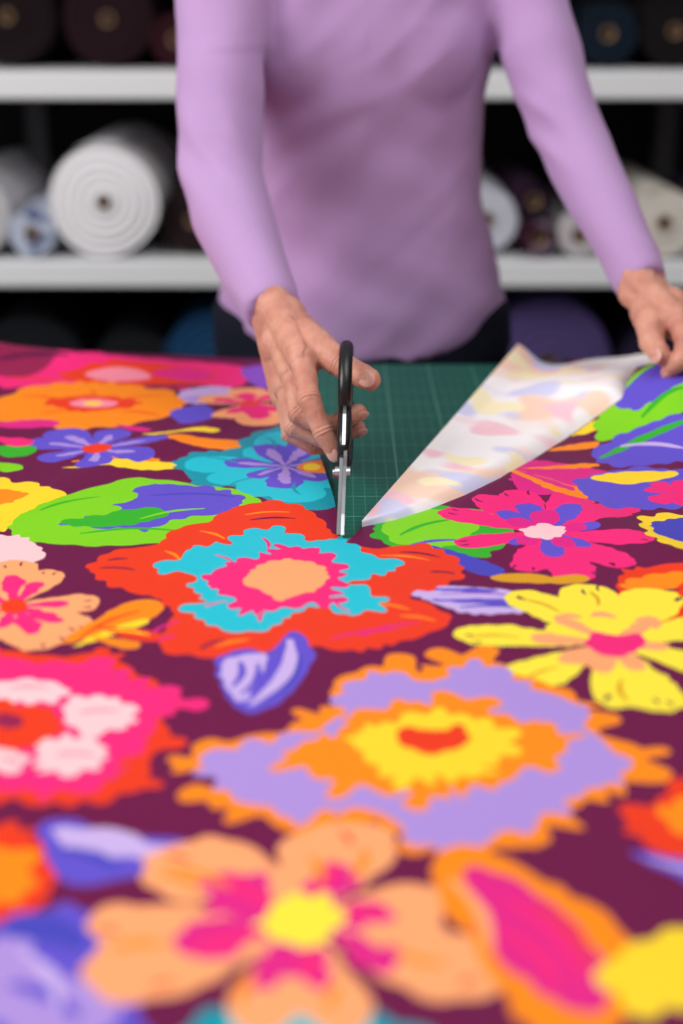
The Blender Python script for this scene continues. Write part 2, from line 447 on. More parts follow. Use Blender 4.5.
# left pale pink + peach flower
shape([(-20,540),(15,535),(42,548),(40,562),(15,570),(-20,568)], 'pale', .004, .018)
flower((15,605), [(-40,590),(10,562),(52,572),(100,605),(85,632),(45,650),(-5,640),(-40,620)], .30, 'peach', inner='hot', ir=.35, iend=.65, marks='plum')
ellp(14,606,14,7,'red',.002)
petal((60,645),(160,603),.22,'orange'); petal((70,648),(150,620),.12,'yellow'); petal((95,628),(165,640),.2,'red'); petal((90,638),(140,648),.2,'orange')
stroke((80,640),(140,612),.004,'red'); stroke((100,632),(150,636),.003,'yellow')
# leaf violet below the red flower
shape([(398,584),(440,586),(500,590),(545,598),(565,608),(520,615),(470,616),(430,604)], 'lilac', .002, .012)
petal((430,602),(560,606),.10,'peri'); petal((410,590),(500,592),.07,'peri'); stroke((460,610),(540,612),.004,'blue'); stroke((440,596),(530,600),.003,'violet')
# green leaf behind mat
shape([(372,530),(395,512),(430,508),(470,510),(520,518),(500,548),(470,560),(500,572),(440,560),(395,550)], 'green', .005, .02)
shape([(380,528),(410,512),(450,512),(480,528),(440,548),(400,542)], 'lime', .004, .02)
petal((430,545),(500,575),.2,'blue'); stroke((400,535),(455,520),.005,'green'); stroke((410,545),(460,540),.005,'peri')
# big red flower
shape([(90,572),(112,552),(155,545),(175,530),(205,524),(235,508),(275,503),(312,512),(340,538),(372,548),(420,544),(455,558),(462,574),(440,588),(405,596),
       (430,606),(452,624),(420,640),(390,646),(350,652),(318,648),(285,648),(250,658),(205,658),(165,652),(158,640),(172,618),(160,602),(118,590)], 'red', .0035, .018)
for a in ((152,634,180,622,'mag'),(158,642,176,636,'mag'),(100,570,135,572,'plum'),(108,562,128,560,'plum'),(245,516,290,513,'orange'),(250,521,296,519,'plum'),(380,556,430,560,'orange'),
          (400,552,440,557,'plum'),(330,640,400,632,'mag'),(360,638,420,625,'mag'),(215,648,250,640,'orange'),(200,650,225,640,'plum'),(400,618,436,624,'orange'),(370,605,410,612,'orange'),
          (200,532,225,540,'orange'),(165,552,180,562,'orange'),(430,572,455,574,'plum')): stroke(a[:2], a[2:4], .0035, a[4])
shape([(150,570),(180,558),(192,546),(225,546),(245,532),(280,529),(305,540),(340,538),(362,550),(398,564),(392,573),(356,580),(358,590),(386,602),(352,618),(317,608),
       (290,618),(265,633),(220,631),(190,614),(203,601),(186,588),(193,578)], 'cyan', .0080, .017)
shape([(207,576),(235,562),(262,558),(285,547),(318,551),(340,566),(343,578),(332,594),(336,605),(300,605),(270,613),(234,609),(230,596),(207,590)], 'hot', .0075, .014)
shape([(242,584),(262,566),(290,561),(318,566),(328,578),(318,590),(298,596),(280,601),(262,592)], 'peach', .002, .012)
for a in ((215,556,235,566),(262,538,268,550),(318,548,312,558),(205,608,228,602),(350,612,335,602),(260,622,265,612)): stroke(a[:2], a[2:], .003, 'hot')
# blue leaf
shape([(292,631),(312,650),(308,672),(286,698),(254,714),(232,704),(217,672),(222,656),(248,650),(270,652)], 'peri', .0015, .02)
shape([(224,662),(250,654),(268,656),(262,675),(244,700),(230,695),(222,678)], 'lilac', .002, .02)
stroke((290,640),(250,706),.010,'lilac'); stroke((300,655),(262,704),.004,'blue'); stroke((240,662),(232,688),.005,'peri'); stroke((258,664),(240,696),.004,'peri')
# magenta flower right
shape([(520,462),(575,466),(620,478),(600,492),(560,498),(515,490)], 'mag', .003, .02)
flower((545,533), [(478,497),(512,492),(580,492),(632,505),(655,545),(630,568),(580,582),(525,572),(455,545),(440,512)], .21, 'hot', marks='plum')
flower((545,533), [(500,512),(525,505),(575,508),(600,528),(590,548),(555,558),(510,545)], .20, 'peri')
flower((545,533), [(510,520),(545,512),(585,528),(570,548),(520,545)], .30, 'mag')
ellp(544,533,22,7,'pale',.003,.014); ellp(520,578,30,5,'ochre')
petal((520,582),(590,578),.2,'ochre')
petal((500,468),(590,500),.15,'orange'); petal((510,470),(575,492),.08,'mag')
shape([(575,486),(600,474),(640,470),(683,474),(720,480),(700,505),(640,508),(600,505)], 'peri', .004, .02)
shape([(590,478),(630,473),(680,476),(650,484),(610,484)], 'yellow', .003, .02)
flower((672,494), [(645,490),(655,484),(690,484),(710,495),(690,506),(655,503)], .4, 'hot')
petal((520,470),(600,466),.1,'orange')
shape([(640,522),(665,514),(700,518),(720,540),(690,556),(655,545)], 'yellow', .005, .018)
shape([(652,526),(680,518),(710,526),(700,545),(665,541)], 'blue', .003, .018)
shape([(615,580),(650,568),(700,570),(740,590),(700,620),(640,622)], 'red', .005, .018)
shape([(625,584),(655,575),(690,578),(670,592),(635,596)], 'orange', .003, .014)
stroke((640,600),(680,590),.005,'plum')
# upper right
shape([(525,424),(560,404),(600,392),(640,382),(683,378),(760,390),(740,410),(640,410),(585,418)], 'red', .006, .02)
shape([(560,378),(600,368),(640,372),(600,388),(565,388)], 'red', .004)
shape([(540,372),(575,366),(600,366),(580,374)], 'orange')
petal((545,440),(605,436),.2,'yellow'); petal((530,452),(600,448),.14,'orange')
shape([(600,430),(640,418),(700,412),(760,420),(700,440),(640,446),(600,446)], 'lime', .004, .02)
shape([(612,428),(650,420),(700,420),(680,432),(635,436)], 'peri', .003, .018)
shape([(590,455),(630,444),(683,444),(740,452),(700,464),(620,468)], 'peri', .004, .02)
stroke((600,460),(690,446),.010,'green'); petal((640,412),(720,400),.15,'hot'); stroke((620,452),(683,458),.006,'lilac'); stroke((640,440),(683,434),.006,'green')
# yellow flower right
flower((612,643), [(452,636),(513,592),(582,584),(662,590),(740,622),(740,675),(665,714),(618,710),(500,692)], [.19,.24,.27,.27,.25,.23,.24,.22,.22], 'lemon', marks='plum')
flower((612,643), [(530,640),(562,615),(600,612),(655,618),(670,648),(640,672),(600,674),(560,664)], .22, 'peach')
ellp(600,630,55,12,'lemon',.002)
flower((612,643), [(530,640),(555,618),(655,620),(668,650),(640,672),(575,666)], .15, 'peach')
shape([(585,645),(598,634),(618,636),(640,634),(645,645),(628,655),(605,657)], 'hot', .002, .015)
for a in ((470,640,520,640),(520,600,560,614),(590,592,598,606),(520,688,560,668),(628,704,622,680)): stroke(a[:2], a[2:], .003, 'ochre')
# pink left flower
shape([(-60,655),(-20,645),(20,652),(70,656),(105,650),(130,668),(165,690),(190,704),(165,722),(180,742),(150,760),(155,785),(110,798),(60,806),(0,802),(-60,800),(-120,760),(-120,700)], 'red', .006, .018)
shape([(-60,662),(-15,652),(20,660),(60,664),(105,662),(125,678),(160,690),(202,705),(165,715),(155,735),(135,750),(118,770),(100,788),(40,794),(-30,790),(-110,750),(-110,700)], 'hot', .007, .020)
shape([(-20,690),(10,682),(50,682),(68,690),(60,700),(30,704),(0,700)], 'pale', .004, .014)
shape([(70,704),(100,696),(128,706),(135,722),(110,732),(84,734),(62,722)], 'pale', .005, .014)
shape([(40,744),(75,738),(108,746),(100,764),(70,776),(45,770),(35,757)], 'pale', .005, .014)
shape([(-40,752),(0,748),(28,758),(15,774),(-20,770)], 'pale', .004, .013)
for a in ((10,690,50,690),(80,714,120,712),(55,756,95,756),(0,760,20,766)): stroke(a[:2], a[2:], .004, 'pink')
shape([(-30,720),(-5,705),(20,706),(50,708),(60,722),(45,742),(20,752),(-10,745)], 'red', .004, .014)
ellp(6,722,18,7,'wine',.002)
for a in ((100,670,130,684),(130,700,165,704),(120,745,150,742),(110,780,130,765),(30,786,60,782)): stroke(a[:2], a[2:], .003, 'mag')
# lavender flower
shape([(178,768),(210,742),(285,728),(300,716),(338,706),(325,688),(352,670),(395,664),(430,672),(450,655),(490,658),(525,676),(575,692),(598,720),(612,738),(655,752),(640,782),(600,800),
       (560,822),(545,850),(520,842),(470,870),(430,852),(405,850),(378,828),(330,824),(300,842),(262,822),(225,812),(190,796),(225,780)], 'orange', .011, .020)
shape([(200,768),(230,748),(300,736),(340,716),(338,694),(365,678),(400,674),(432,684),(460,668),(500,670),(530,688),(578,704),(588,726),(605,745),(632,762),(620,780),(585,794),
       (548,815),(530,836),(500,834),(465,858),(430,848),(405,838),(380,815),(325,812),(298,826),(265,808),(230,798),(220,784)], 'lav', .007, .020)
shape([(280,755),(310,738),(335,735),(345,716),(372,712),(400,700),(430,704),(465,698),(490,706),(505,722),(545,722),(572,745),(555,768),(520,775),(500,792),(460,790),(425,805),(390,790),(345,790),(300,772)], 'orange', .010, .016)
shape([(352,745),(368,728),(400,722),(430,714),(470,718),(500,730),(518,752),(490,766),(478,780),(440,778),(400,782),(372,768)], 'yellow', .007, .014)
shape([(395,738),(412,730),(435,733),(460,730),(472,742),(455,752),(432,756),(405,750)], 'red', .003, .012)
# right edge lower
shape([(625,818),(655,800),(683,780),(740,790),(760,840),(700,862),(650,850)], 'red', .006, .018)
shape([(660,812),(700,800),(740,812),(720,832),(680,832)], 'orange', .004)
petal((628,850),(720,880),.22,'peri'); petal((640,856),(700,872),.1,'lilac')
# bottom left
shape([(-40,840),(15,828),(45,850),(60,880),(40,912),(10,930),(-50,940)], 'red', .006, .016)
shape([(-40,855),(10,848),(32,868),(36,890),(5,905),(-40,910)], 'orange', .006, .018)
shape([(35,830),(70,822),(120,832),(185,842),(190,856),(160,868),(120,882),(70,888),(55,870)], 'peri', .003, .03)
shape([(50,832),(90,828),(150,842),(182,848),(150,858),(100,858),(70,850)], 'lilac', .003, .03)
shape([(-40,935),(20,920),(70,905),(110,930),(100,960),(130,1000),(150,1040),(90,1060),(-60,1050)], 'peri', .004, .03)
shape([(-30,960),(20,938),(40,965),(90,985),(110,1030),(40,1050),(-30,1000)], 'lav', .004, .03)
stroke((0,925),(85,945),.02,'blue'); stroke((10,985),(80,1020),.008,'peri'); stroke((60,850),(120,870),.008,'blue'); stroke((20,950),(60,1010),.006,'lilac')
shape([(170,1060),(200,1010),(240,1005),(290,992),(330,1000),(360,1010),(400,1020),(420,1080),(300,1110)], 'teal', .008, .018)
shape([(210,1060),(235,1015),(290,1000),(340,1012),(380,1030),(380,1080)], 'cyan', .007, .018)
# peach flower bottom: broad heart-shaped petals
shape([(292,912),(240,900),(185,902),(150,888),(146,862),(170,846),(215,838),(250,846),(276,866),(296,892)], 'peach', .002, .02)
shape([(298,900),(280,872),(284,846),(310,828),(350,822),(388,832),(396,852),(372,880),(330,905)], 'peach', .002, .02)
shape([(318,920),(345,902),(400,884),(440,890),(452,908),(436,925),(470,942),(504,975),(500,994),(460,1002),(410,992),(360,965)], 'peach', .002, .02)
shape([(310,940),(340,962),(362,985),(376,1010),(350,1035),(318,1030),(300,1014),(280,1034),(244,1030),(225,1008),(240,980),(272,950)], 'peach', .002, .02)
shape([(290,930),(240,912),(180,906),(110,908),(84,925),(100,945),(84,965),(92,990),(130,1002),(185,996),(230,972),(270,950)], 'peach', .002, .02)
for t, r in (((205,880),.34),((348,866),.24),((392,912),.24),((398,962),.24),((320,990),.24),((258,990),.22),((172,945),.28)):
    petal((300,925), t, r, 'mag', wob=.45, rag=.003)
for t in ((222,876),(335,862),(385,910),(190,950),(320,985)): petal((300,925), t, .10, 'hot', wob=.4)
for a in ((165,868,230,890),(310,858,320,885),(445,965,395,950),(330,1010,340,985),(110,950,170,945),(240,1005,255,975),(160,875,200,890),(365,850,350,880)): stroke(a[:2], a[2:], .005, 'orange')
for a in ((165,856,190,862),(340,832,352,846),(96,930,120,934),(460,985,480,980),(150,988,175,984)): stroke(a[:2], a[2:], .003, 'red')
shape([(262,928),(275,902),(305,896),(335,905),(338,925),(325,945),(290,948)], 'lemon', .004, .013)
# orange + magenta leaf bottom right
shape([(432,862),(465,846),(505,858),(560,890),(610,920),(640,960),(630,1010),(590,1050),(540,1040),(500,990),(470,940),(440,900)], 'orange', .002, .03)
shape([(468,868),(498,874),(545,900),(580,930),(610,985),(600,1015),(570,1010),(530,985),(495,950),(472,905)], 'mag', .002, .02)
for a in ((505,900,585,985),(500,930,560,990)): stroke(a[:2], a[2:], .007, 'hot')
stroke((535,905),(595,975),.004,'red'); stroke((450,880),(490,950),.006,'peach')
shape([(605,965),(645,945),(660,932),(700,935),(750,960),(740,1010),(690,1005),(655,1015),(615,1000)], 'yellow', .004, .02)

# ---- fold line of the lifted cloth and the opening over the mat
def on_cloth(px, py):
    z = FZ
    for _ in range(14):
        v = survey(px, py, z); z = .5*z+.5*H(v.x, v.y)
    return v
fold = [on_cloth(*p) for p in ((362,527),(395,520),(430,509),(465,495),(500,478),(535,458),(565,439),(595,418),(622,398),(645,380),(664,362))]
hole = [(v.x, v.y) for v in fold]
Cc = fold[-1]
hole += [(Cc.x+.03, Cc.y+.05), (.33, 1.52), (.27, 1.60), (.235, 1.75), tuple(P(282, 364)+np.array((0, .12))), tuple(P(282, 364)), tuple(P(312, 430)), tuple(P(334, 500)), tuple(P(343, 538)), tuple(P(349, 540))]

X0, X1, Y0, YB = -.97, .97, .33, YE+.07
verts = []; edges = []
def addpoly(poly):
    s = len(verts); n = len(poly)
    for p in poly: verts.append(Vector((float(min(max(p[0], -1.3), 1.3)), float(min(max(p[1], .1), 2.0)))))
    edges.extend([(s+i, s+(i+1) % n) for i in range(n)])
for poly, c in layers: addpoly(poly)
addpoly(hole)
addpoly([(X0, Y0), (X1, Y0), (X1, YB), (X0, YB)])
s = len(verts); verts += [Vector((X0-.01, YE+.002)), Vector((X1+.01, YE+.002))]; edges.append((s, s+1))
s = len(verts); verts += [Vector((X0-.01, YE-.004)), Vector((X1+.01, YE-.004))]; edges.append((s, s+1))
for gy in np.arange(Y0, YB, .018):
    for gx in np.arange(X0, X1, .02):
        verts.append(Vector((gx+.003*math.sin(gy*700), gy+.0031)))
ov, oe, of, _, _, _ = delaunay_2d_cdt(verts, edges, [], 0, 1e-6)
V = np.array([(v.x, v.y) for v in ov]); T = np.array([tuple(f)[:3] for f in of if len(f) == 3])
cen = V[T].mean(1)
def inside(poly, pts):
    res = np.zeros(len(pts), bool)
    lo = poly.min(0); hi = poly.max(0)
    idx = np.where((pts[:, 0] > lo[0]) & (pts[:, 0] < hi[0]) & (pts[:, 1] > lo[1]) & (pts[:, 1] < hi[1]))[0]
    if len(idx) == 0: return res
    p = pts[idx]; a = poly; bq = np.roll(poly, -1, 0)
    wn = np.zeros(len(p), int)
    for i in range(len(a)):
        x0, y0 = a[i]; x1, y1 = bq[i]
        if y0 == y1: continue
        isl = (x1-x0)*(p[:, 1]-y0)-(p[:, 0]-x0)*(y1-y0)
        wn += ((y0 <= p[:, 1]) & (y1 > p[:, 1]) & (isl > 0)).astype(int)
        wn -= ((y0 > p[:, 1]) & (y1 <= p[:, 1]) & (isl < 0)).astype(int)
    res[idx] = wn != 0
    return res
colr = np.zeros(len(T), int)
for poly, c in layers: colr[inside(poly, cen)] = c
keep = (cen[:, 0] > X0) & (cen[:, 0] < X1) & (cen[:, 1] > Y0) & (cen[:, 1] < YB) & ~inside(np.array(hole), cen)
T = T[keep]; colr = colr[keep]
used = np.unique(T); remap = -np.ones(len(V), int); remap[used] = np.arange(len(used)); T = remap[T]; V = V[used]
W = []
for x, y in V:
    if y > YE:
        h = H(x, YE); k = y-YE
        W.append((x, YE+.003+.25*k*(1 if k < .008 else 0)+.003*math.sin(x*40), h-k))
    else: W.append((x, y, H(x, y)))
geo_f = [tuple(int(i) for i in t) for t in T]; fmat = [int(c) for c in colr]
# lifted corner, showing the pale reverse of the cloth
B = Vector((.197, 1.555, .874)); A = fold[0]+Vector((0, .003, .001))
NU, NV = 60, 30
base = len(W)
def foldpt(u):
    k = u*(len(fold)-1); i = min(int(k), len(fold)-2); t = k-i
    return fold[i]*(1-t)+fold[i+1]*t
for i in range(NU+1):
    u = i/NU; f0 = foldpt(u); cpt = A*(1-u)+B*u
    for j in range(NV+1):
        v = j/NV; p = f0*(1-v)+cpt*v
        # the free end sags a little between the hand and the far corner
        lift = .012*math.sin(math.pi*v**.6)*u - .020*u**4*math.sin(math.pi*v**1.4)**1.5
        rip = .005*math.sin(v*9+u*3)*u*u*math.sin(math.pi*v)+.0010*math.sin(u*22+v*6)*math.sin(math.pi*v)
        zz = p.z+.0035*min(1, v*8)+lift+rip
        W.append((p.x, p.y, max(zz, .8525)+.012*max(0, v-.85)/.15*u))
UND = len(pal_names)
for i in range(NU):
    for j in range(NV):
        a = base+i*(NV+1)+j
        geo_f.append((a, a+NV+1, a+NV+2, a+1)); fmat.append(UND)
fmats = []
for n_ in pal_names:
    m = mat('print_'+n_, PAL[n_], .48, bump=.10, bscale=900, spec=.25)
    fmats.append(m)
# reverse side: off-white with the print showing through as pastel ghosts
m = mat('fabric_reverse', (248, 240, 238), .8, spec=.2); nt = m.node_tree; b = nt.nodes['Principled BSDF']
tc = nt.nodes.new('ShaderNodeTexCoord')
def ghost(prev, scale, off, lo, hi, col):
    mp = nt.nodes.new('ShaderNodeMapping'); mp.inputs['Location'].default_value = off
    nt.links.new(tc.outputs['Object'], mp.inputs['Vector'])
    nz = nt.nodes.new('ShaderNodeTexNoise'); nz.inputs['Scale'].default_value = scale; nz.inputs['Detail'].default_value = 1.2
    nt.links.new(mp.outputs['Vector'], nz.inputs['Vector'])
    mr = nt.nodes.new('ShaderNodeMapRange'); mr.interpolation_type = 'SMOOTHSTEP'
    mr.inputs['From Min'].default_value = lo; mr.inputs['From Max'].default_value = hi
    nt.links.new(nz.outputs['Fac'], mr.inputs['Value'])
    mx_ = nt.nodes.new('ShaderNodeMix'); mx_.data_type = 'RGBA'; mx_.inputs[7].default_value = lin(col)
    if prev is None: mx_.inputs[6].default_value = lin((249, 242, 242))
    else: nt.links.new(prev, mx_.inputs[6])
    nt.links.new(mr.outputs[0], mx_.inputs[0]); return mx_.outputs[2]
c_ = ghost(None, 13, (0, 0, 0), .50, .60, (250, 212, 190))
c_ = ghost(c_, 15, (3, 7, 1), .54, .62, (250, 202, 212))
c_ = ghost(c_, 16, (9, 2, 5), .56, .64, (214, 212, 242))
c_ = ghost(c_, 18, (5, 12, 3), .60, .66, (250, 236, 196))
nt.links.new(c_, b.inputs['Base Color']); fmats.append(m)
fab = mesh_obj('floral_fabric', W, geo_f, fmats, smooth=True, fm=fmat)
print('fabric tris', len(T), 'layers', len(layers))

# ------------------------------------------------------------------ scissors
m_blade = mat('scissor_steel', (205, 207, 210), .28, metal=1)
m_hand = mat('black_handle_plastic', (14, 14, 15), .35)
sc = empty('scissors', (0, 1.04, .856))
PHI = math.radians(20)
def S(s_, t_, x_=0):
    yaw = math.radians(3.2)
    h = s_*math.cos(PHI)-t_*math.sin(PHI)
    return Vector((-.001+x_*math.cos(yaw)+h*math.sin(yaw)*.55, 1.04+h, .8565+s_*math.sin(PHI)+t_*math.cos(PHI)))
def plate(g, out, x0, x1, mi=0):
    n = len(out); v = [S(a, b_, x0) for a, b_ in out]+[S(a, b_, x1) for a, b_ in out]
    g.add(v, [tuple(range(n)), tuple(range(2*n-1, n-1, -1))]+[(i, i+n, (i+1) % n+n, (i+1) % n) for i in range(n)], mi)
g = Geo()
bl = [(0,0),(.02,.0045),(.05,.0085),(.075,.010),(.09,.009),(.12,.010),(.135,.012),(.135,.004),(.115,.000),(.09,-.006),(.07,-.004),(.04,-.001)]
plate(g, bl, .0002, .0030)
bl2 = [(s_, -t_+.0005) for s_, t_ in bl]
plate(g, bl2, -.0030, -.0002)
child(g.obj('blades', m_blade, smooth=False), sc)
g = Geo()   # pivot screw
for x0, x1, r_ in ((-.0065, -.0028, .0055), (.0028, .006, .0055), (-.0085, -.0065, .0035)):
    n = 20
    g.add([S(.077+r_*math.cos(6.2832*k/n), .001+r_*math.sin(6.2832*k/n), xx) for xx in (x0, x1) for k in range(n)],
          [tuple(range(n)), tuple(range(2*n-1, n-1, -1))]+[(i, i+n, (i+1) % n+n, (i+1) % n) for i in range(n)])
child(g.obj('pivot_screw', m_blade, smooth=False), sc)
def loop(cs, ct, ra, rb, rot, n=40):
    return [(cs+ra*math.cos(a)*math.cos(rot)-rb*math.sin(a)*math.sin(rot), ct+ra*math.cos(a)*math.sin(rot)+rb*math.sin(a)*math.cos(rot)) for a in [6.2832*k/n for k in range(n)]]
g = Geo()
xa = Vector((1, 0, 0))
g.tube([S(a, b_, .0) for a, b_ in loop(.178, .028, .032, .020, .15)], .0052, 12, True, flat=(xa, 1.15))
g.tube([S(a, b_, .0) for a, b_ in loop(.170, -.026, .040, .020, -.12)], .0052, 12, True, flat=(xa, 1.15))
g.tube([S(.098, .006), S(.115, .010), S(.132, .014), S(.15, .016)], [.0045, .0062, .0062, .0055], 12, flat=(xa, 1.0))
g.tube([S(.098, -.006), S(.112, -.010), S(.128, -.014), S(.14, -.018)], [.0045, .0062, .0062, .0055], 12, flat=(xa, 1.0))
child(g.obj('handles', m_hand), sc)
g = Geo()   # steel tang running through the grips
plate(g, [(.10,.004),(.13,.010),(.15,.0135),(.15,.0240),(.13,.0225),(.10,.013)], -.0014, .0014)
child(g.obj('tang', m_blade, smooth=False), sc)

# ------------------------------------------------------------------ woman
m_skin = mat('skin', (212, 154, 132), .5, rgb2=(192, 126, 108), nscale=42, bump=.45, bscale=300, sss=.2, spec=.35)
m_nail = mat('finger_nail', (220, 160, 146), .3)
m_shirt = mat('lilac_jersey', (184, 148, 196), .9, bump=.4, bscale=900, sheen=.15, spec=.15)
m_jean = mat('dark_denim', (22, 25, 38), .9, noise_amt=.2, nscale=200, spec=.15)
m_hair = mat('brown_hair', (60, 38, 26), .5, noise_amt=.3, nscale=60)
m_shoe = mat('shoe_canvas', (210, 210, 212), .7); m_eye = mat('eye_white', (235, 232, 228), .2); m_iris = mat('iris', (60, 40, 28), .2); m_lip = mat('lips', (180, 90, 90), .4)
wo = empty('woman', (.025, 1.75, 0))
CX = .025
RS, RE, RW = Vector((-.130, 1.69, 1.315)), Vector((-.131, 1.53, 1.068)), Vector((-.0630, 1.325, .968))
LS, LE, LW = Vector((.180, 1.73, 1.335)), Vector((.246, 1.625, 1.118)), Vector((.3130, 1.452, .970))
def torso(zs, e=2.3):
    rings = []
    for z, cy, rx, ry in zs:
        ring = []
        for k in range(48):
            a = 2*math.pi*k/48; ca, sa = math.cos(a), math.sin(a)
            ring.append(Vector((CX+rx*math.copysign(abs(ca)**(2/e), ca), cy+ry*math.copysign(abs(sa)**(2/e), sa), z)))
        rings.append(ring)
    return rings
g = Geo()
tz = [(.835,1.762,.181,.110),(.87,1.760,.182,.112),(.90,1.759,.180,.112),(.94,1.758,.170,.109),(.98,1.755,.157,.104),(1.03,1.75,.144,.099),(1.09,1.745,.141,.099),(1.15,1.738,.148,.104),
      (1.21,1.732,.158,.106),(1.27,1.726,.163,.098),(1.315,1.72,.150,.082),(1.35,1.716,.105,.064),(1.375,1.712,.062,.052)]
R_ = torso(tz)
for ri, am in ((0, 1.0), (1, .45), (2, .1)):      # curved hem, lower at the front centre
    for p in R_[ri]:
        d = abs(p.x-CX)/.18; p.z += am*.040*d**2
g.loft(R_)
for sx_ in (-1, 1): g.ell((CX+sx_*.066, 1.672, 1.20), (.068, .046, .075))
g.ell((CX, 1.665, 1.215), (.07, .036, .06))
def arm(g, a, b_, c, ra, rm, rb, rf, rc, stop=.97):
    pts = []; rad = []
    for k in range(9):
        t = k/8; pts.append(a.lerp(b_, t)); rad.append(ra*(1-t)+rb*t if t > .5 else ra*(1-2*t)+rm*2*t)
    for k in range(1, 10):
        t = k/9*stop; pts.append(b_.lerp(c, t)); rad.append(rb*(1-3*t)+rf*3*t if t < .333 else rf+(rc-rf)*(t-.333)/.667)
    sm = [p.copy() for p in pts]
    for _ in range(3):
        for i in range(1, len(sm)-1): sm[i] = (sm[i-1]+2*sm[i]+sm[i+1])/4
    g.ell(a, (ra,)*3); g.ell(sm[8], (rb*1.0,)*3)
    g.tube(sm, rad, 24)
arm(g, RS, RE, RW, .057, .047, .044, .042, .0280)
arm(g, LS, LE, LW, .055, .044, .040, .038, .0285)
g.caps((CX-.07, 1.715, 1.345), RS+Vector((0, .0, .008)), .040, .046); g.caps((CX+.07, 1.715, 1.345), LS+Vector((0, 0, .006)), .040, .046)
shirt = g.obj('shirt', m_shirt, smooth=True); fuse(shirt, .0045, 22, .5)
def seg_t(p, a, b_):
    ab = b_-a; t = max(0, min(1, (p-a).dot(ab)/ab.length_squared)); return t, (a+ab*t-p).length
def crisp(x):   # rounded ridges with tighter valleys, as jersey creases
    return .32-math.sqrt(x*x+.006)*1.6
def folds(p, n):
    tr, dr = seg_t(p, RE, RW); tl, dl = seg_t(p, LE, LW); ur, dur = seg_t(p, RS, RE); ul, dul = seg_t(p, LS, LE)
    m_ = min(dr, dl, dur, dul)
    if m_ < .055 and (p.z < 1.2 or abs(p.x-CX) > .17):
        if m_ in (dr, dl):
            t = tr if m_ == dr else tl; w = .0012+.0058*math.exp(-(t/.26)**2)+.0026*math.exp(-((t-.88)/.10)**2)
        else:
            t = ur if m_ == dur else ul; w = .0012+.0058*math.exp(-((t-1)/.24)**2)+.0020*math.exp(-(t/.2)**2)
        return w*(crisp(noise.noise(Vector((p.x*9, p.y*6, p.z*24+p.x*18))))*1.1+.5*noise.noise(p*18))
    wz = math.exp(-((p.z-.94)/.06)**2); wl = math.exp(-((p.z-1.09)/.11)**2)
    sx = 1 if p.x > CX else -1
    q = Vector((noise.noise(p*6), 0, noise.noise(p*6+Vector((9, 9, 9)))))*.02
    x, z = p.x+q.x, p.z+q.z
    s1 = noise.noise(Vector((x*4, p.y*4, z*24+(x-CX)*10)))
    s2 = noise.noise(Vector(((x-CX)*11+sx*(z-1)*14, 2, z*7)))
    s3 = noise.noise(Vector((x*5+3, p.y*5, z*12-x*14)))
    s4 = crisp(noise.noise(Vector((x*5+9, p.y*3, z*20-(x-CX)*16))))
    return .0050*s1*wz+.0050*s2*wl+.0045*s3+.0020*s4
displace(shirt, folds)
sm = shirt.modifiers.new('soft', 'SMOOTH'); sm.iterations = 3; sm.factor = .5
child(shirt, wo)

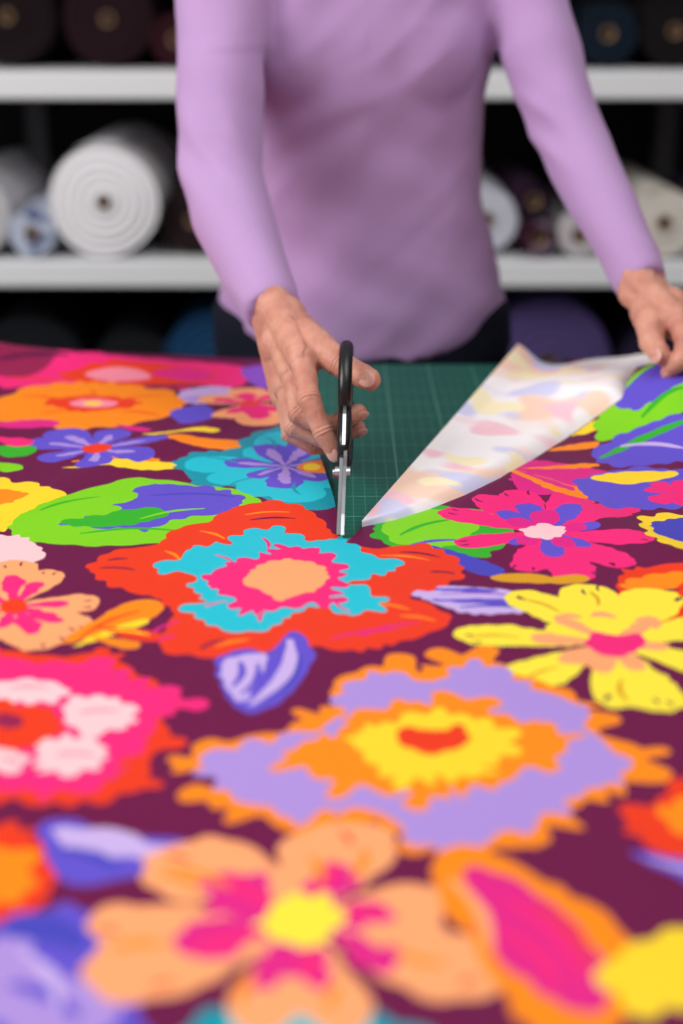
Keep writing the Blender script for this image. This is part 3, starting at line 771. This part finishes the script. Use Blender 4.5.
def hand(name, wrist, back, fingers, thumb, palm, rw=.0225, k_=1.12, web=True, webr=.0100):
    g = Geo()
    ax = (back-wrist).normalized()
    pn = palm.normalized()
    mid = (fingers[1][0]+fingers[2][0])/2
    side = (fingers[0][0]-fingers[3][0]).normalized()
    for s_ in (-1, 1):   # oval wrist
        g.caps(wrist+side*.008*s_+ax*.06, wrist+side*.008*s_, rw*.88, rw*.84)
    for i, f in enumerate(fingers):
        off = side*(.011-.0073*i)
        g.caps(wrist+off, f[0], .0180, .0132 if i < 3 else .0120)
        g.caps(wrist+off*1.3+pn*.009, f[0]+pn*.010+(wrist-f[0])*.08, .0165, .0120)
        rr = [x*k_ for x in ((.0100, .0088, .0078, .0066) if i < 3 else (.0088, .0076, .0068, .0058))]
        if i == 1: rr = [x*1.03 for x in rr]
        g.chain(f, rr)
        g.ell(f[1], (rr[1]*1.06,)*3); g.ell(f[2], (rr[2]*1.04,)*3)
        g.ell(f[3]-(f[3]-f[2]).normalized()*.002, (rr[3]*1.05,)*3)
    g.chain(thumb, (.0195, .0150, .0122, .0095)); g.ell(thumb[3]-(thumb[3]-thumb[2])*.25, (.0110,)*3)
    g.caps(thumb[0], fingers[0][0].lerp(wrist, .45), .017, .015)   # thenar
    g.caps(thumb[1].lerp(thumb[0], .3), fingers[0][0].lerp(wrist, .15), .0125, .0115)
    if web:
        g.caps(thumb[1].lerp(thumb[2], .1), fingers[0][0].lerp(fingers[0][1], .05)+pn*.002, webr, webr)
        g.caps(thumb[1].lerp(thumb[2], .1), fingers[1][0].lerp(wrist, .05)+pn*.008, webr, webr*1.1)
    g.ell(mid.lerp(wrist, .5), (.022, .022, .022))
    o = g.obj(name, m_skin); fuse(o, .0013, 8, .5)
    joints = [p for f in fingers for p in f[1:3]]+[thumb[2]]
    axes = [(f[k+1]-f[k-1]).normalized() for f in fingers for k in (1, 2)]+[(thumb[3]-thumb[1]).normalized()]
    def cre(p, n):
        d = 0
        for j, a_ in zip(joints, axes):
            q = p-j
            if q.length < .014:
                t = q.dot(a_); d += -.0006*math.cos(t*2*math.pi/.0034)*math.exp(-(t/.0042)**2)
        if n.dot(-pn) > .1:      # extensor tendons fan out from the wrist to each knuckle
            for i, f in enumerate(fingers):
                t, dd = seg_t(p-n*.012, wrist+side*(.011-.0073*i), f[0])
                if .15 < t: d += .0011*math.exp(-(dd/.0045)**2)*min(1, t*1.5)
        return d+.0005*noise.noise(p*150)+.0008*noise.noise(p*60)
    displace(o, cre); child(o, wo)
    gn = Geo()
    for f, w_ in [(f, .0054) for f in fingers]+[(thumb, .0076)]:
        d = (f[3]-f[2]).normalized(); chord = (f[0]+f[3])/2
        up = (f[1]+f[2])/2-chord; up = (up-d*up.dot(d))
        if up.length < 1e-4: up = -pn
        up.normalize(); s_ = d.cross(up)
        rot = Matrix((s_, d, up)).transposed()
        r_ = .0074 if w_ < .006 else .0098
        gn.ell(f[3]+d*.0005+up*(r_*.78), (w_, w_*1.25, .0016), rot)
    child(gn.obj(name+'_nails', m_nail), wo)
    return o
def fg(*a): return [Vector(p) for p in a]
hand('hand_right', RW, RE,
     [fg((-.0345,1.228,.951), (-.0285,1.190,.926), (-.0160,1.176,.900), (-.0060,1.172,.882)),
      fg((-.0430,1.240,.936), (-.0365,1.200,.910), (-.0110,1.192,.900), (.0150,1.199,.911)),
      fg((-.0490,1.252,.920), (-.0410,1.213,.893), (-.0130,1.205,.884), (.0145,1.213,.892)),
      fg((-.0520,1.266,.905), (-.0460,1.234,.881), (-.0250,1.227,.871), (-.0040,1.228,.872))],
     fg((-.0420,1.292,.962), (-.0220,1.246,.960), (-.0005,1.221,.948), (.0250,1.200,.940)), Vector((.85, -.1, -.35)))
hand('hand_left', LW, LE,
     [fg((.3325,1.394,.952), (.3345,1.358,.936), (.3270,1.344,.920), (.3180,1.350,.909)),
      fg((.3460,1.396,.946), (.3510,1.360,.926), (.3450,1.344,.906), (.3340,1.347,.894)),
      fg((.3590,1.404,.938), (.3660,1.370,.917), (.3610,1.355,.896), (.3490,1.356,.884)),
      fg((.3700,1.416,.930), (.3790,1.388,.910), (.3750,1.374,.892), (.3640,1.372,.882))],
     fg((.3110,1.426,.955), (.3070,1.396,.946), (.3050,1.372,.934), (.3110,1.353,.924)), Vector((-.3, .2, -.9)), webr=.0115)

# jeans + legs + shoes
g = Geo()
R_ = torso([(.76,1.757,.168,.095),(.82,1.757,.182,.102),(.86,1.757,.188,.104),(.89,1.757,.186,.102),(.915,1.757,.170,.095)])
g.loft(R_)
for s_ in (-1, 1):
    x = CX+s_*.088
    g.tube([(x, 1.757, .84), (x+s_*.003, 1.755, .72), (x+s_*.006, 1.755, .50), (x+s_*.008, 1.765, .28), (x+s_*.01, 1.77, .07)], [.092, .088, .066, .056, .052], 24)
j = g.obj('jeans', m_jean); fuse(j, .007, 5); displace(j, lambda p, n: .004*noise.noise(Vector((p.x*8, p.y*8, p.z*30)))); child(j, wo)
for s_, nm in ((-1, 'shoe_right'), (1, 'shoe_left')):
    g = Geo(); x = CX+s_*.10
    g.ell((x, 1.70, .04), (.045, .13, .035)); g.ell((x, 1.77, .06), (.040, .06, .055)); g.box((x-.042, 1.585, 0.002), (x+.042, 1.83, .022))
    o = g.obj(nm, m_shoe); fuse(o, .005, 6); child(o, wo)
# neck, head looking down at the work
hr = Matrix.Rotation(math.radians(28), 3, 'X')
HC = Vector((.028, 1.665, 1.505))
def hp(x, y, z): return HC+hr @ Vector((x, y, z))
g = Geo()
g.caps((CX, 1.715, 1.33), hp(0, .03, -.05), .052, .050)
g.ell(hp(0, .012, .03), (.074, .092, .088), hr); g.ell(hp(0, -.025, -.035), (.056, .062, .068), hr); g.ell(hp(0, -.052, -.085), (.026, .022, .020), hr)
g.caps(hp(0, -.084, .012), hp(0, -.104, -.022), .009, .012); g.ell(hp(.011, -.092, -.026), (.007,)*3); g.ell(hp(-.011, -.092, -.026), (.007,)*3)
g.caps(hp(-.05, -.066, .026), hp(.05, -.066, .026), .011, .011)
for s_ in (-1, 1): g.ell(hp(s_*.040, -.058, -.018), (.022, .018, .020), hr); g.ell(hp(s_*.076, .008, -.008), (.008, .018, .030), hr)
hd = g.obj('head', m_skin); fuse(hd, .0035, 6); child(hd, wo)
g = Geo()
for s_ in (-1, 1):
    g.ell(hp(s_*.031, -.076, .004), (.013, .010, .010), hr, mi=0); g.ell(hp(s_*.031, -.0845, .001), (.005, .003, .005), hr, mi=1)
    g.tube([hp(s_*(.016+.03*t), -.087+.012*t*t, .026+.005*math.sin(3*t)) for t in (0, .33, .66, 1)], [.002, .003, .0028, .001], 8, mi=3)
g.ell(hp(0, -.086, -.053), (.022, .008, .005), hr, mi=2); g.ell(hp(0, -.084, -.060), (.018, .008, .006), hr, mi=2)
child(g.obj('face_features', [m_eye, m_iris, m_lip, m_hair]), wo)
g = Geo()
g.ell(hp(0, .028, .048), (.082, .088, .086), hr); g.ell(hp(0, .118, .05), (.038, .036, .038), hr)
for s_ in (-1, 1): g.caps(hp(s_*.055, -.05, .07), hp(s_*.074, .03, .0), .016, .016)
ha = g.obj('hair', m_hair); fuse(ha, .005, 4); displace(ha, lambda p, n: .003*noise.noise(Vector((p.x*60, p.y*12, p.z*60)))); child(ha, wo)

# ------------------------------------------------------------------ lights
def area(name, loc, tgt, size, power, col=(1, 1, 1)):
    l = bpy.data.lights.new(name, 'AREA'); l.size = size; l.energy = power; l.color = col
    o = bpy.data.objects.new(name, l); scene.collection.objects.link(o); o.location = loc
    o.rotation_euler = (Vector(tgt)-Vector(loc)).to_track_quat('-Z', 'Y').to_euler(); return o
area('window_light', (-1.9, .6, 2.2), (0, 1.2, .9), 1.3, 50, (1, .99, .97))
area('overhead_fill', (.5, .7, 2.75), (.2, 1.1, .85), 1.2, 19, (1, .98, .97))  # added fill from overhead to even out the brightness, not a room fixture
w = bpy.data.worlds.new('world'); scene.world = w; w.use_nodes = True
w.node_tree.nodes['Background'].inputs[0].default_value = (.96, .97, 1, 1); w.node_tree.nodes['Background'].inputs[1].default_value = .38
